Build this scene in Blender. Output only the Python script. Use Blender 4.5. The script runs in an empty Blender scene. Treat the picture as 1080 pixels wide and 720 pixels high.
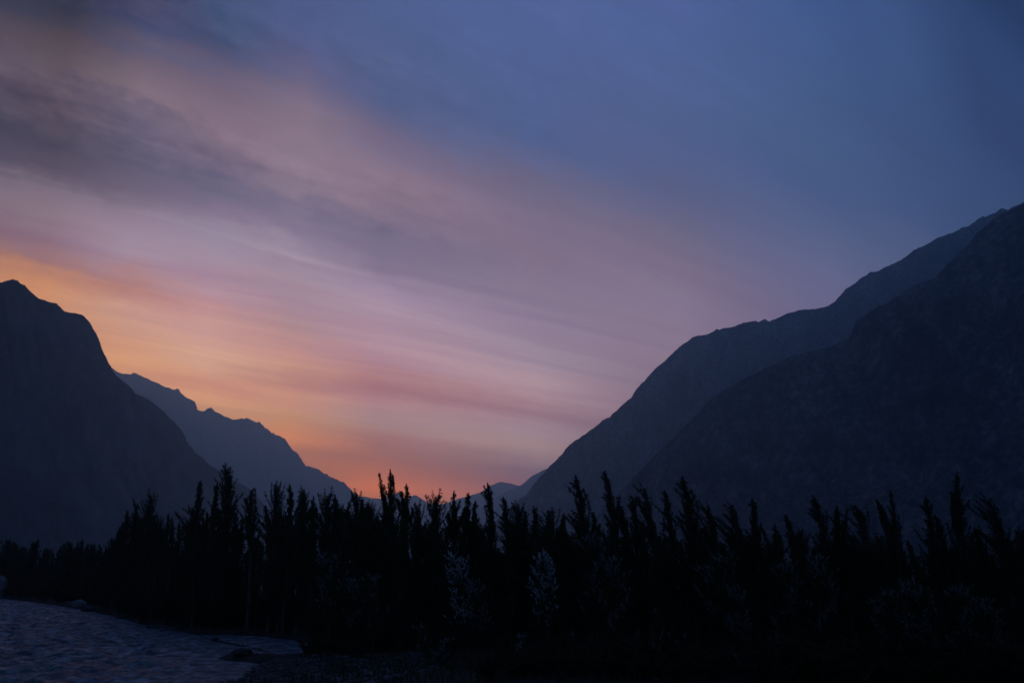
import bpy, math, random
import numpy as np
from mathutils import Vector, noise as mnoise

random.seed(7)
RNG = np.random.default_rng(11)
SC = bpy.context.scene
COL = SC.collection
R = math.radians

# ------------------------------------------------------------------ camera model
F = 1050.0                       # focal length in pixels of a 1080 x 720 picture
PITCH = math.atan(240.0 / F)     # the horizon lies 240 px under the middle
CAM = np.array([0.0, 0.0, 7.0])
CP, SP = math.cos(PITCH), math.sin(PITCH)


def ray(x, y):
    u = 360.0 - y
    return np.array([x - 540.0, F * CP - u * SP, F * SP + u * CP])


def at(x, y, D):
    """world point seen at (x, y) at forward distance D"""
    r = ray(x, y)
    return CAM + r * (D / r[1])


def on_ground(x, y, z=0.0):
    r = ray(x, y)
    return CAM + r * ((z - CAM[2]) / r[2])


# ------------------------------------------------------------------ small helpers
def lin(c):
    return tuple(((v / 255.0) / 12.92 if v / 255.0 <= 0.04045 else ((v / 255.0 + 0.055) / 1.055) ** 2.4) for v in c)


def mesh_object(name, verts, faces, mats=(), parent=None, smooth=False, mat_idx=None):
    me = bpy.data.meshes.new(name)
    verts = np.asarray(verts, dtype=np.float32)
    faces = np.asarray(faces, dtype=np.int32)
    nv, nf, k = len(verts), len(faces), faces.shape[1]
    me.vertices.add(nv)
    me.vertices.foreach_set('co', verts.ravel())
    me.loops.add(nf * k)
    me.loops.foreach_set('vertex_index', faces.ravel())
    me.polygons.add(nf)
    me.polygons.foreach_set('loop_start', np.arange(0, nf * k, k, dtype=np.int32))
    me.polygons.foreach_set('loop_total', np.full(nf, k, dtype=np.int32))
    for m in mats:
        me.materials.append(m)
    if mat_idx is not None:
        me.polygons.foreach_set('material_index', np.asarray(mat_idx, dtype=np.int32))
    me.polygons.foreach_set('use_smooth', np.full(nf, bool(smooth)))
    me.update(calc_edges=True)
    me.validate()
    o = bpy.data.objects.new(name, me)
    COL.objects.link(o)
    if parent:
        o.parent = parent
    return o


def empty(name, loc, rz=0.0):
    o = bpy.data.objects.new(name, None)
    o.location = loc
    o.rotation_euler = (0, 0, rz)
    o.empty_display_size = 0.5
    COL.objects.link(o)
    return o


def tag(o, label=None, cat=None, group=None, kind=None):
    if label: o['label'] = label
    if cat: o['category'] = cat
    if group: o['group'] = group
    if kind: o['kind'] = kind
    return o


# numpy value noise -------------------------------------------------
_P = RNG.random((256, 256))


def vnoise(x, y):
    xi, yi = np.floor(x).astype(int), np.floor(y).astype(int)
    fx, fy = x - xi, y - yi
    fx = fx * fx * fx * (fx * (fx * 6 - 15) + 10); fy = fy * fy * fy * (fy * (fy * 6 - 15) + 10)
    a = _P[xi & 255, yi & 255]; b = _P[(xi + 1) & 255, yi & 255]
    c = _P[xi & 255, (yi + 1) & 255]; d = _P[(xi + 1) & 255, (yi + 1) & 255]
    return (a * (1 - fx) + b * fx) * (1 - fy) + (c * (1 - fx) + d * fx) * fy


def fbm(x, y, octv=5, ridged=False, gain=0.5):
    s, a, n = 0.0, 1.0, 0.0
    for k in range(octv):
        v = vnoise(x * 2.03 ** k + 17.3 * k, y * 2.03 ** k - 9.1 * k)
        v = 1 - np.abs(2 * v - 1) if ridged else v
        s = s + a * v; n += a; a *= gain
    return s / n


# ------------------------------------------------------------------ materials
def new_mat(name):
    m = bpy.data.materials.new(name)
    m.use_nodes = True
    nt = m.node_tree
    b = nt.nodes['Principled BSDF']
    return m, nt, b


def noise_mat(name, c1, c2, scale, rough=0.9, bump=0.0, bump_scale=None, detail=8, coord='Object', spec=0.2, bump_dist=1.0, stretch=None, c3=None, chute_shade=0.0):
    m, nt, b = new_mat(name)
    tc = nt.nodes.new('ShaderNodeTexCoord')
    mp = nt.nodes.new('ShaderNodeMapping')
    if stretch: mp.inputs['Scale'].default_value = stretch
    nt.links.new(tc.outputs[coord], mp.inputs['Vector'])
    n = nt.nodes.new('ShaderNodeTexNoise')
    n.inputs['Scale'].default_value = scale
    n.inputs['Detail'].default_value = detail
    n.inputs['Roughness'].default_value = 0.65
    nt.links.new(mp.outputs[0], n.inputs['Vector'])
    r = nt.nodes.new('ShaderNodeValToRGB')
    r.color_ramp.elements[0].position = 0.32; r.color_ramp.elements[0].color = (*c1, 1)
    r.color_ramp.elements[1].position = 0.68; r.color_ramp.elements[1].color = (*c2, 1)
    if c3:
        e = r.color_ramp.elements.new(0.5); e.color = (*c3, 1)
    nt.links.new(n.outputs['Fac'], r.inputs['Fac'])
    nt.links.new(r.outputs['Color'], b.inputs['Base Color'])
    b.inputs['Roughness'].default_value = rough
    b.inputs['Specular IOR Level'].default_value = spec
    if chute_shade:      # streaks down the fall line: scree tone, plus gully shading put into the colour
        m2 = nt.nodes.new('ShaderNodeMapping'); m2.inputs['Scale'].default_value = (1, 0.28, 0.34); m2.inputs['Rotation'].default_value = (0, R(14), 0)
        nt.links.new(tc.outputs[coord], m2.inputs['Vector'])
        n3 = nt.nodes.new('ShaderNodeTexNoise'); n3.inputs['Scale'].default_value = 0.011; n3.inputs['Detail'].default_value = 9; n3.inputs['Roughness'].default_value = 0.6; n3.inputs['Distortion'].default_value = 1.1
        nt.links.new(m2.outputs[0], n3.inputs['Vector'])
        mr = nt.nodes.new('ShaderNodeMapRange'); mr.inputs['From Min'].default_value = 0.34; mr.inputs['From Max'].default_value = 0.66
        mr.inputs['To Min'].default_value = 1 - chute_shade; mr.inputs['To Max'].default_value = 1 + chute_shade
        nt.links.new(n3.outputs['Fac'], mr.inputs['Value'])
        vs = nt.nodes.new('ShaderNodeVectorMath'); vs.operation = 'SCALE'
        nt.links.new(r.outputs['Color'], vs.inputs[0]); nt.links.new(mr.outputs[0], vs.inputs['Scale'])
        nt.links.new(vs.outputs[0], b.inputs['Base Color'])
    if bump:
        n2 = nt.nodes.new('ShaderNodeTexNoise')
        n2.inputs['Scale'].default_value = bump_scale or scale * 3
        n2.inputs['Detail'].default_value = 10
        n2.inputs['Roughness'].default_value = 0.7
        nt.links.new(mp.outputs[0], n2.inputs['Vector'])
        bp = nt.nodes.new('ShaderNodeBump')
        bp.inputs['Strength'].default_value = bump
        bp.inputs['Distance'].default_value = bump_dist
        nt.links.new(n2.outputs['Fac'], bp.inputs['Height'])
        nt.links.new(bp.outputs[0], b.inputs['Normal'])
    return m


M_ROCK = noise_mat('mountain_rock', (0.06, 0.064, 0.072), (0.27, 0.272, 0.28), 0.06, 0.95, 1.0, 0.05, 15, bump_dist=30, spec=0.0, stretch=(1, 1, 0.9), c3=(0.12, 0.125, 0.14), chute_shade=0.6)
M_ROCKLEFT = noise_mat('dark_slate', (0.06, 0.065, 0.075), (0.15, 0.155, 0.165), 0.012, 0.95, 0.8, 0.04, 14, bump_dist=25, spec=0.0, stretch=(1, 1, 1.3), chute_shade=0.3)  # darker rock with less contrast for the left mountain
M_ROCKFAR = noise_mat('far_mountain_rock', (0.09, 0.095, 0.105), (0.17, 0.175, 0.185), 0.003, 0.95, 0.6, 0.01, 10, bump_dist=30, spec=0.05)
M_SOIL = noise_mat('valley_soil', (0.014, 0.0145, 0.012), (0.036, 0.035, 0.029), 0.6, 0.95, 0.6, 6.0, 8, bump_dist=0.08)
M_STONE = noise_mat('river_stone', (0.02, 0.022, 0.025), (0.095, 0.095, 0.10), 3.0, 0.75, 0.4, 9.0, 6, bump_dist=0.04, spec=0.4)
M_PALEROCK = noise_mat('pale_granite', (0.10, 0.105, 0.11), (0.22, 0.22, 0.23), 0.8, 0.85, 0.5, 4.0, 8, bump_dist=0.1)
M_DARKROCK = noise_mat('dark_granite', (0.03, 0.032, 0.035), (0.08, 0.08, 0.08), 0.8, 0.85, 0.5, 4.0, 8, bump_dist=0.1)
M_PALEBARK = noise_mat('pale_poplar_bark', (0.065, 0.063, 0.058), (0.13, 0.127, 0.12), 2.0, 0.9, 0.6, 8.0, 6, bump_dist=0.03, stretch=(1, 1, 0.2))
M_BARK = noise_mat('poplar_bark', (0.045, 0.043, 0.038), (0.11, 0.105, 0.095), 2.0, 0.9, 0.6, 8.0, 6, bump_dist=0.03, stretch=(1, 1, 0.2))


def leaf_mat(name, c1, c2, rough=0.6, spec=0.25, transl=0.12):
    m, nt, b = new_mat(name)
    g = nt.nodes.new('ShaderNodeNewGeometry')
    r = nt.nodes.new('ShaderNodeValToRGB')
    r.color_ramp.elements[0].color = (*c1, 1)
    r.color_ramp.elements[1].color = (*c2, 1)
    nt.links.new(g.outputs['Random Per Island'], r.inputs['Fac'])
    nt.links.new(r.outputs['Color'], b.inputs['Base Color'])
    b.inputs['Roughness'].default_value = rough
    b.inputs['Specular IOR Level'].default_value = spec
    return m


M_LEAF = leaf_mat('poplar_leaf', (0.022, 0.036, 0.016), (0.05, 0.075, 0.032), 0.8, 0.08)
M_LEAF2 = leaf_mat('bush_leaf', (0.02, 0.034, 0.016), (0.045, 0.06, 0.03), 0.85, 0.06)
M_BRIGHT = leaf_mat('white_leaf_underside', (0.46, 0.54, 0.56), (0.74, 0.80, 0.82), 0.55, 0.3)
M_SILVER = leaf_mat('silver_leaf', (0.13, 0.165, 0.175), (0.38, 0.43, 0.45), 0.55, 0.3)
M_GRASS = leaf_mat('meadow_grass', (0.03, 0.04, 0.018), (0.07, 0.075, 0.035), 0.8, 0.1)

# water
M_WATER, nt, b = new_mat('glacial_water')
b.inputs['Base Color'].default_value = (0.085, 0.095, 0.10, 1)
b.inputs['Roughness'].default_value = 0.42
b.inputs['IOR'].default_value = 1.33; b.inputs['Specular IOR Level'].default_value = 0.11
tc = nt.nodes.new('ShaderNodeTexCoord')
mp = nt.nodes.new('ShaderNodeMapping'); mp.inputs['Rotation'].default_value = (0, 0, R(-35)); mp.inputs['Scale'].default_value = (1, 0.6, 1)
nt.links.new(tc.outputs['Object'], mp.inputs['Vector'])
n1 = nt.nodes.new('ShaderNodeTexNoise'); n1.inputs['Scale'].default_value = 1.8; n1.inputs['Detail'].default_value = 9; n1.inputs['Roughness'].default_value = 0.62
n1.inputs['Distortion'].default_value = 0.6
nt.links.new(mp.outputs[0], n1.inputs['Vector'])
bp = nt.nodes.new('ShaderNodeBump'); bp.inputs['Strength'].default_value = 1.0; bp.inputs['Distance'].default_value = 0.6
nt.links.new(n1.outputs['Fac'], bp.inputs['Height']); nt.links.new(bp.outputs[0], b.inputs['Normal'])
n2 = nt.nodes.new('ShaderNodeTexNoise'); n2.inputs['Scale'].default_value = 0.7; n2.inputs['Detail'].default_value = 10; n2.inputs['Roughness'].default_value = 0.7
nt.links.new(mp.outputs[0], n2.inputs['Vector'])
r = nt.nodes.new('ShaderNodeValToRGB')
r.color_ramp.elements[0].position = 0.44; r.color_ramp.elements[0].color = (0.06, 0.10, 0.125, 1)
r.color_ramp.elements[1].position = 0.66; r.color_ramp.elements[1].color = (0.34, 0.43, 0.47, 1)
nt.links.new(n2.outputs['Fac'], r.inputs['Fac']); nt.links.new(r.outputs['Color'], b.inputs['Base Color'])

# ------------------------------------------------------------------ world: dusk sky
#SKY#
W = bpy.data.worlds.new('World')
SC.world = W
W.use_nodes = True
nt = W.node_tree
N, L = nt.nodes, nt.links
bg = N['Background']


def math_node(op, a, b=None, clamp=False):
    n = N.new('ShaderNodeMath'); n.operation = op; n.use_clamp = clamp
    for i, v in enumerate((a, b)):
        if v is None: continue
        if isinstance(v, (int, float)): n.inputs[i].default_value = v
        else: L.new(v, n.inputs[i])
    return n.outputs[0]


def smooth(v, a, b):
    n = N.new('ShaderNodeMapRange'); n.interpolation_type = 'SMOOTHSTEP'
    L.new(v, n.inputs['Value'])
    n.inputs['From Min'].default_value = a; n.inputs['From Max'].default_value = b
    return n.outputs['Result']


def linear(v, a, b):
    n = N.new('ShaderNodeMapRange'); n.clamp = True
    L.new(v, n.inputs['Value'])
    n.inputs['From Min'].default_value = a; n.inputs['From Max'].default_value = b
    return n.outputs['Result']


def mixc(fac, a, b, mode='MIX'):
    n = N.new('ShaderNodeMix'); n.data_type = 'RGBA'; n.blend_type = mode
    if isinstance(fac, float): n.inputs[0].default_value = fac
    else: L.new(fac, n.inputs[0])
    for i, v in ((6, a), (7, b)):
        if isinstance(v, tuple): n.inputs[i].default_value = (*v, 1)
        else: L.new(v, n.inputs[i])
    return n.outputs[2]


tc = N.new('ShaderNodeTexCoord')
sep = N.new('ShaderNodeSeparateXYZ')
L.new(tc.outputs['Generated'], sep.inputs[0])
dx, dy, dz = sep.outputs
STREAK = R(45)                                   # the cloud streaks run towards azimuth 45 deg
cx, sx = math.cos(STREAK), math.sin(STREAK)
across = math_node('ADD', math_node('MULTIPLY', dx, -cx), math_node('MULTIPLY', dy, sx))
along = math_node('ADD', math_node('MULTIPLY', dx, sx), math_node('MULTIPLY', dy, cx))
phi = math_node('ARCTAN2', dz, across)           # tilt of the streak's plane: 0 at the horizon
az = math_node('ARCTAN2', dx, dy)

comb = N.new('ShaderNodeCombineXYZ')
L.new(math_node('MULTIPLY', phi, 11.0), comb.inputs[0])
L.new(math_node('MULTIPLY', along, 1.6), comb.inputs[1])
nz = N.new('ShaderNodeTexNoise'); nz.inputs['Scale'].default_value = 1.0; nz.inputs['Detail'].default_value = 4; nz.inputs['Roughness'].default_value = 0.5
L.new(comb.outputs[0], nz.inputs['Vector'])
comb2 = N.new('ShaderNodeCombineXYZ')
L.new(math_node('MULTIPLY', phi, 46.0), comb2.inputs[0])
L.new(math_node('MULTIPLY', along, 8.0), comb2.inputs[1])
nz2 = N.new('ShaderNodeTexNoise'); nz2.inputs['Scale'].default_value = 1.0; nz2.inputs['Detail'].default_value = 6; nz2.inputs['Roughness'].default_value = 0.72
L.new(comb2.outputs[0], nz2.inputs['Vector'])
warp = math_node('ADD', math_node('MULTIPLY', math_node('SUBTRACT', nz.outputs['Fac'], 0.5), 0.06),
                 math_node('MULTIPLY', math_node('SUBTRACT', nz2.outputs['Fac'], 0.5), 0.05))
comb3 = N.new('ShaderNodeCombineXYZ')
L.new(math_node('ADD', math_node('MULTIPLY', phi, 38.0), math_node('MULTIPLY', along, 7.0)), comb3.inputs[0])
L.new(math_node('MULTIPLY', along, 30.0), comb3.inputs[1])
nz3 = N.new('ShaderNodeTexNoise'); nz3.inputs['Scale'].default_value = 1.0; nz3.inputs['Detail'].default_value = 7; nz3.inputs['Roughness'].default_value = 0.74
L.new(comb3.outputs[0], nz3.inputs['Vector'])
warp = math_node('ADD', warp, math_node('MULTIPLY', math_node('SUBTRACT', nz3.outputs['Fac'], 0.5), 0.055))
# the warp dies out towards the horizon
warp = math_node('MULTIPLY', warp, linear(phi, 0.05, 0.42))
phiw = math_node('ADD', phi, warp)
facp = math_node('DIVIDE', phiw, math.pi)


def phi_of(x, y):
    v = ray(x, y)
    return math.atan2(v[2], -v[0] * cx + v[1] * sx)


def az_of(x):
    return math.atan2(x - 540.0, F * 0.97)


# colours of the sky (0..255) down five columns of the view, from high to low
COLUMNS = {
    -420: [(5, (44, 54, 84)), (150, (56, 58, 80)), (250, (74, 70, 92)), (330, (104, 84, 92)), (420, (120, 88, 84)), (560, (110, 74, 66))],
    -1700: [(-100, (26, 38, 74)), (200, (34, 42, 72)), (400, (44, 46, 70)), (580, (56, 50, 64))],
    40: [(5, (58, 58, 76)), (40, (84, 75, 88)), (65, (96, 84, 98)), (100, (82, 75, 92)), (150, (80, 74, 92)), (178, (94, 85, 103)), (205, (128, 112, 128)), (240, (136, 114, 130)), (268, (150, 114, 120)),
         (288, (182, 128, 106)), (310, (198, 142, 116)), (360, (208, 150, 116)), (420, (212, 140, 100)), (500, (205, 120, 80)), (560, (190, 100, 70))],
    130: [(5, (66, 68, 96)), (30, (77, 77, 103)), (55, (96, 88, 108)), (80, (115, 100, 115)), (100, (110, 98, 115)), (125, (98, 91, 112)), (170, (94, 89, 110)), (195, (106, 97, 118)), (212, (124, 110, 130)), (225, (140, 122, 143)), (260, (157, 136, 155)), (278, (163, 130, 142)), (300, (174, 127, 124)),
          (315, (188, 140, 130)), (330, (193, 147, 134)), (365, (203, 148, 122)), (385, (205, 148, 118)), (440, (212, 144, 104)), (500, (206, 120, 82)), (560, (190, 100, 70))],
    220: [(5, (70, 82, 118)), (50, (80, 83, 114)), (85, (110, 98, 120)), (120, (127, 109, 127)), (150, (120, 106, 126)), (190, (106, 100, 125)), (220, (128, 114, 138)), (250, (152, 136, 157)), (280, (162, 138, 158)), (305, (174, 140, 154)), (322, (186, 142, 146)),
          (345, (195, 150, 146)), (385, (202, 154, 134)), (400, (196, 142, 124)), (418, (202, 146, 120)), (440, (212, 146, 106)), (490, (208, 122, 84)), (560, (190, 100, 70))],
    310: [(5, (76, 90, 134)), (40, (82, 91, 133)), (75, (98, 96, 130)), (110, (126, 111, 131)), (160, (136, 118, 137)), (190, (132, 116, 136)), (215, (122, 112, 135)), (240, (130, 118, 142)), (262, (152, 136, 157)), (285, (157, 137, 156)), (320, (164, 136, 152)), (345, (172, 137, 144)), (368, (186, 140, 138)), (390, (188, 140, 130)),
          (404, (180, 130, 124)), (425, (190, 138, 122)), (445, (186, 132, 110)), (462, (186, 122, 100)), (500, (196, 114, 80)), (560, (190, 100, 70))],
    400: [(5, (78, 95, 142)), (60, (83, 97, 139)), (110, (88, 96, 135)), (148, (116, 106, 133)), (180, (136, 117, 138)), (215, (132, 114, 136)), (250, (118, 109, 134)), (282, (132, 117, 142)), (305, (156, 136, 160)), (335, (166, 139, 158)), (372, (172, 136, 150)), (395, (168, 124, 132)), (408, (160, 116, 126)),
          (425, (168, 128, 134)), (445, (160, 128, 132)), (465, (154, 110, 112)), (482, (152, 104, 102)), (500, (168, 104, 90)), (515, (182, 107, 84)), (535, (166, 98, 86)), (570, (180, 90, 60))],
    570: [(5, (80, 98, 150)), (150, (82, 96, 140)), (200, (108, 103, 132)), (240, (122, 109, 134)), (275, (127, 112, 135)), (320, (133, 119, 143)), (345, (142, 125, 148)), (380, (152, 133, 151)), (415, (164, 135, 147)), (436, (147, 117, 131)), (452, (152, 128, 140)),
          (475, (146, 122, 130)), (500, (130, 101, 114)), (520, (152, 102, 104)), (570, (150, 90, 80))],
    720: [(5, (78, 97, 150)), (60, (78, 97, 146)), (150, (80, 95, 138)), (200, (88, 95, 133)), (240, (104, 102, 132)), (280, (120, 109, 134)), (330, (130, 116, 141)), (380, (144, 124, 146)), (450, (150, 118, 138)), (520, (140, 104, 118))],
    880: [(5, (62, 85, 134)), (40, (64, 87, 135)), (160, (69, 90, 131)), (220, (74, 91, 131)), (290, (95, 100, 136)), (340, (110, 104, 140)), (450, (120, 104, 130))],
    980: [(5, (54, 75, 120)), (60, (57, 79, 124)), (160, (60, 80, 122)), (230, (66, 84, 124)), (330, (84, 92, 126))],
    1060: [(5, (43, 63, 103)), (60, (48, 69, 111)), (140, (51, 70, 111)), (200, (54, 74, 114)), (300, (70, 84, 122)), (400, (84, 90, 120))],
}
SKY_GAIN = 1.0
# how much brighter the sky behind the valley haze has to be, per stop
GAIN = {40: [(0.488, 0.278, 0.213), (1.565, 1.128, 0.670), (1.493, 1.186, 0.958), (1.440, 1.000, 0.775), (0.821, 0.574, 0.477), (1.079, 0.788, 0.765), (1.763, 1.651, 1.455), (1.848, 1.488, 1.408), (1.945, 1.565, 1.355), (2.456, 2.020, 0.970), (2.456, 2.020, 0.970), (2.456, 2.020, 0.970), (2.456, 2.020, 0.970), (2.456, 2.020, 0.970), (2.456, 2.020, 0.970)],
        130: [(1.097, 0.809, 0.960), (0.746, 0.922, 1.190), (1.780, 1.377, 1.144), (2.058, 1.744, 1.455), (1.291, 1.196, 1.123), (1.671, 1.419, 1.282), (1.267, 1.091, 1.040), (1.544, 1.305, 1.167), (1.610, 1.390, 1.331), (1.884, 1.681, 1.568), (2.013, 1.890, 1.821), (2.242, 1.905, 1.551), (2.025, 1.552, 1.212), (2.256, 1.879, 1.529), (2.535, 2.373, 1.912), (2.847, 2.469, 1.673), (3.244, 2.890, 1.794), (2.996, 2.890, 1.794), (2.996, 2.890, 1.794), (2.996, 2.890, 1.794)],
        220: [(0.905, 1.076, 1.142), (0.622, 0.822, 0.984), (1.556, 1.235, 1.080), (1.637, 1.389, 1.213), (1.545, 1.297, 1.138), (1.126, 1.045, 1.071), (1.840, 1.551, 1.469), (1.868, 1.830, 1.696), (1.903, 1.621, 1.580), (2.344, 2.072, 1.832), (2.318, 1.928, 1.650), (2.570, 2.310, 1.955), (3.218, 3.034, 2.223), (2.996, 2.302, 1.700), (4.077, 3.547, 2.244), (2.988, 2.998, 2.244), (2.988, 2.998, 2.244), (2.988, 2.998, 2.244)],
        310: [(1.133, 1.087, 1.169), (1.267, 1.084, 1.120), (1.313, 1.130, 1.137), (1.586, 1.349, 1.114), (1.639, 1.426, 1.291), (1.701, 1.466, 1.289), (1.523, 1.371, 1.263), (1.523, 1.311, 1.324), (2.182, 2.013, 1.773), (1.819, 1.628, 1.501), (2.236, 1.965, 1.758), (2.190, 1.889, 1.640), (3.055, 2.565, 1.860), (3.168, 2.866, 1.931), (2.766, 1.998, 1.547), (4.236, 3.554, 2.245), (3.936, 3.424, 1.512), (6.132, 4.508, 1.237), (2.852, 2.905, 1.237), (2.852, 2.905, 1.237)],
        400: [(1.133, 1.140, 1.185), (1.125, 1.122, 1.121), (0.960, 1.032, 1.128), (1.430, 1.246, 1.167), (1.678, 1.390, 1.213), (1.562, 1.313, 1.151), (1.339, 1.195, 1.172), (1.762, 1.452, 1.376), (2.174, 2.021, 1.849), (2.338, 2.044, 1.832), (2.670, 2.356, 2.125), (3.013, 2.325, 1.738), (2.876, 1.907, 1.563), (3.354, 2.580, 2.261), (3.987, 3.696, 2.857), (4.594, 2.843, 1.688), (5.499, 3.455, 1.349), (6.462, 4.176, 0.519), (7.206, 4.577, 0.200), (2.993, 3.000, 0.200), (2.993, 3.000, 0.200)],
        570: [(1.211, 1.180, 1.218), (1.014, 1.104, 1.200), (1.491, 1.248, 1.115), (1.613, 1.325, 1.174), (1.722, 1.416, 1.255), (1.868, 1.588, 1.440), (2.270, 2.001, 1.756), (2.744, 2.478, 2.168), (3.644, 3.248, 2.641), (3.513, 2.572, 2.108), (4.430, 3.943, 3.325), (6.205, 5.125, 3.860), (3.000, 3.000, 3.000), (3.000, 3.000, 3.000), (3.000, 3.000, 3.000)],
        720: [(1.216, 1.144, 1.190), (1.204, 1.195, 1.236), (1.150, 1.166, 1.197), (1.307, 1.170, 1.164), (1.483, 1.306, 1.190), (1.818, 1.503, 1.300), (2.131, 1.834, 1.630), (2.131, 1.834, 1.630), (2.131, 1.834, 1.630), (2.131, 1.834, 1.630)],
        880: [(1.071, 1.106, 1.177), (1.151, 1.200, 1.223), (1.190, 1.218, 1.173), (1.089, 1.203, 1.234), (1.868, 1.651, 1.553), (1.868, 1.651, 1.553), (1.868, 1.651, 1.553)],
        980: [(1.170, 1.148, 1.211), (1.206, 1.285, 1.281), (1.123, 1.146, 1.154), (1.221, 1.278, 1.300), (2.021, 1.732, 1.624)],
        1060: [(0.532, 0.661, 0.760), (0.828, 0.955, 0.999), (0.859, 0.893, 0.986), (1.106, 1.204, 1.235), (1.106, 1.204, 1.235), (1.106, 1.204, 1.235)]}
cols, azs = [], []
for x, stops in sorted(COLUMNS.items()):
    cr = N.new('ShaderNodeValToRGB')
    cr.color_ramp.interpolation = 'LINEAR'
    e = cr.color_ramp.elements
    gn = GAIN.get(x, [(1.0, 1.0, 1.0)] * len(stops))
    pts = sorted((phi_of(x, y) / math.pi, tuple(a * b for a, b in zip(lin(c), q))) for (y, c), q in zip(stops, gn))
    top = pts[-1][1]
    pts.append((0.5 if pts[-1][0] < 0.44 else pts[-1][0] + 0.08, tuple(0.35 * a + 0.65 * b for a, b in zip(top, lin((60, 84, 134))))))
    pts.append((0.72, lin((42, 62, 98))))
    pts.append((1.0, lin((36, 48, 76))))
    while len(e) < len(pts): e.new(0.5)
    for el, (p, c) in zip(e, pts):
        el.position = p; el.color = (*c, 1)
    L.new(facp, cr.inputs['Fac'])
    cols.append(cr.outputs['Color']); azs.append(az_of(x))
sky = cols[0]
for i in range(1, len(cols)):
    sky = mixc(linear(az, azs[i - 1], azs[i]), sky, cols[i])
# mottled texture of the high cloud, strongest in the pink bands
mott = math_node('ADD', 1.0, math_node('MULTIPLY', math_node('SUBTRACT', math_node('ADD', math_node('MULTIPLY', nz2.outputs['Fac'], 0.5), math_node('MULTIPLY', nz3.outputs['Fac'], 0.5)), 0.5), math_node('ADD', 0.10, math_node('MULTIPLY', linear(phi, 0.15, 0.45), 0.5))))
mm = N.new('ShaderNodeVectorMath'); mm.operation = 'SCALE'
L.new(sky, mm.inputs[0]); L.new(mott, mm.inputs['Scale'])
sky = mm.outputs[0]
# torn fibres of pink cloud in the high band
fib = math_node('SUBTRACT', smooth(math_node('ADD', math_node('MULTIPLY', nz2.outputs['Fac'], 0.45), math_node('MULTIPLY', nz3.outputs['Fac'], 0.55)), 0.34, 0.66), 0.5)
fib = math_node('MULTIPLY', fib, math_node('MULTIPLY', math_node('MULTIPLY', linear(phi, 0.30, 0.40), linear(phi, 0.66, 0.52)), linear(az, R(14), R(-12))))
fv = N.new('ShaderNodeVectorMath'); fv.operation = 'SCALE'
fv.inputs[0].default_value = (0.052, 0.040, 0.044); L.new(fib, fv.inputs['Scale'])
fa = N.new('ShaderNodeVectorMath'); fa.operation = 'ADD'
L.new(sky, fa.inputs[0]); L.new(fv.outputs[0], fa.inputs[1])
sky = fa.outputs[0]
# thin streaks of high cloud, mauve against the glow
comb4 = N.new('ShaderNodeCombineXYZ')
L.new(math_node('MULTIPLY', math_node('ADD', phi, math_node('MULTIPLY', math_node('SUBTRACT', nz.outputs['Fac'], 0.5), 0.10)), 62.0), comb4.inputs[0])
L.new(math_node('MULTIPLY', along, 2.4), comb4.inputs[1])
nz4 = N.new('ShaderNodeTexNoise'); nz4.inputs['Scale'].default_value = 1.0; nz4.inputs['Detail'].default_value = 6; nz4.inputs['Roughness'].default_value = 0.62
L.new(comb4.outputs[0], nz4.inputs['Vector'])
stre = math_node('MULTIPLY', math_node('SUBTRACT', nz4.outputs['Fac'], 0.5), math_node('MULTIPLY', linear(phi, 0.62, 0.34), linear(phi, 0.03, 0.10)))
tint = N.new('ShaderNodeCombineXYZ')
for i_, k_ in enumerate((0.55, 0.80, 0.42)):
    L.new(math_node('ADD', 1.0, math_node('MULTIPLY', stre, k_)), tint.inputs[i_])
mv = N.new('ShaderNodeVectorMath'); mv.operation = 'MULTIPLY'
L.new(sky, mv.inputs[0]); L.new(tint.outputs[0], mv.inputs[1])
sky = mv.outputs[0]
# low afterglow that the haze in the valley dims again
glow = math_node('MULTIPLY', math_node('MULTIPLY', smooth(az, R(16), R(-9)), smooth(az, R(-34), R(-18))), smooth(dz, 0.15, 0.03))
gl = N.new('ShaderNodeVectorMath'); gl.operation = 'SCALE'
gl.inputs[0].default_value = (0.30, 0.075, 0.015); L.new(glow, gl.inputs['Scale'])
GLOW_NODE = gl
va = N.new('ShaderNodeVectorMath'); va.operation = 'ADD'
L.new(sky, va.inputs[0]); L.new(gl.outputs[0], va.inputs[1])
# faint physical twilight behind everything
ns = N.new('ShaderNodeTexSky'); ns.sky_type = 'NISHITA'; ns.sun_disc = False
ns.sun_elevation = R(-2.0); ns.sun_rotation = R(-11)
nsv = N.new('ShaderNodeVectorMath'); nsv.operation = 'SCALE'; nsv.inputs['Scale'].default_value = 0.05
L.new(ns.outputs[0], nsv.inputs[0])
vb = N.new('ShaderNodeVectorMath'); vb.operation = 'ADD'
L.new(va.outputs[0], vb.inputs[0]); L.new(nsv.outputs[0], vb.inputs[1])
L.new(vb.outputs[0], bg.inputs['Color'])
bg.inputs['Strength'].default_value = SKY_GAIN

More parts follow.
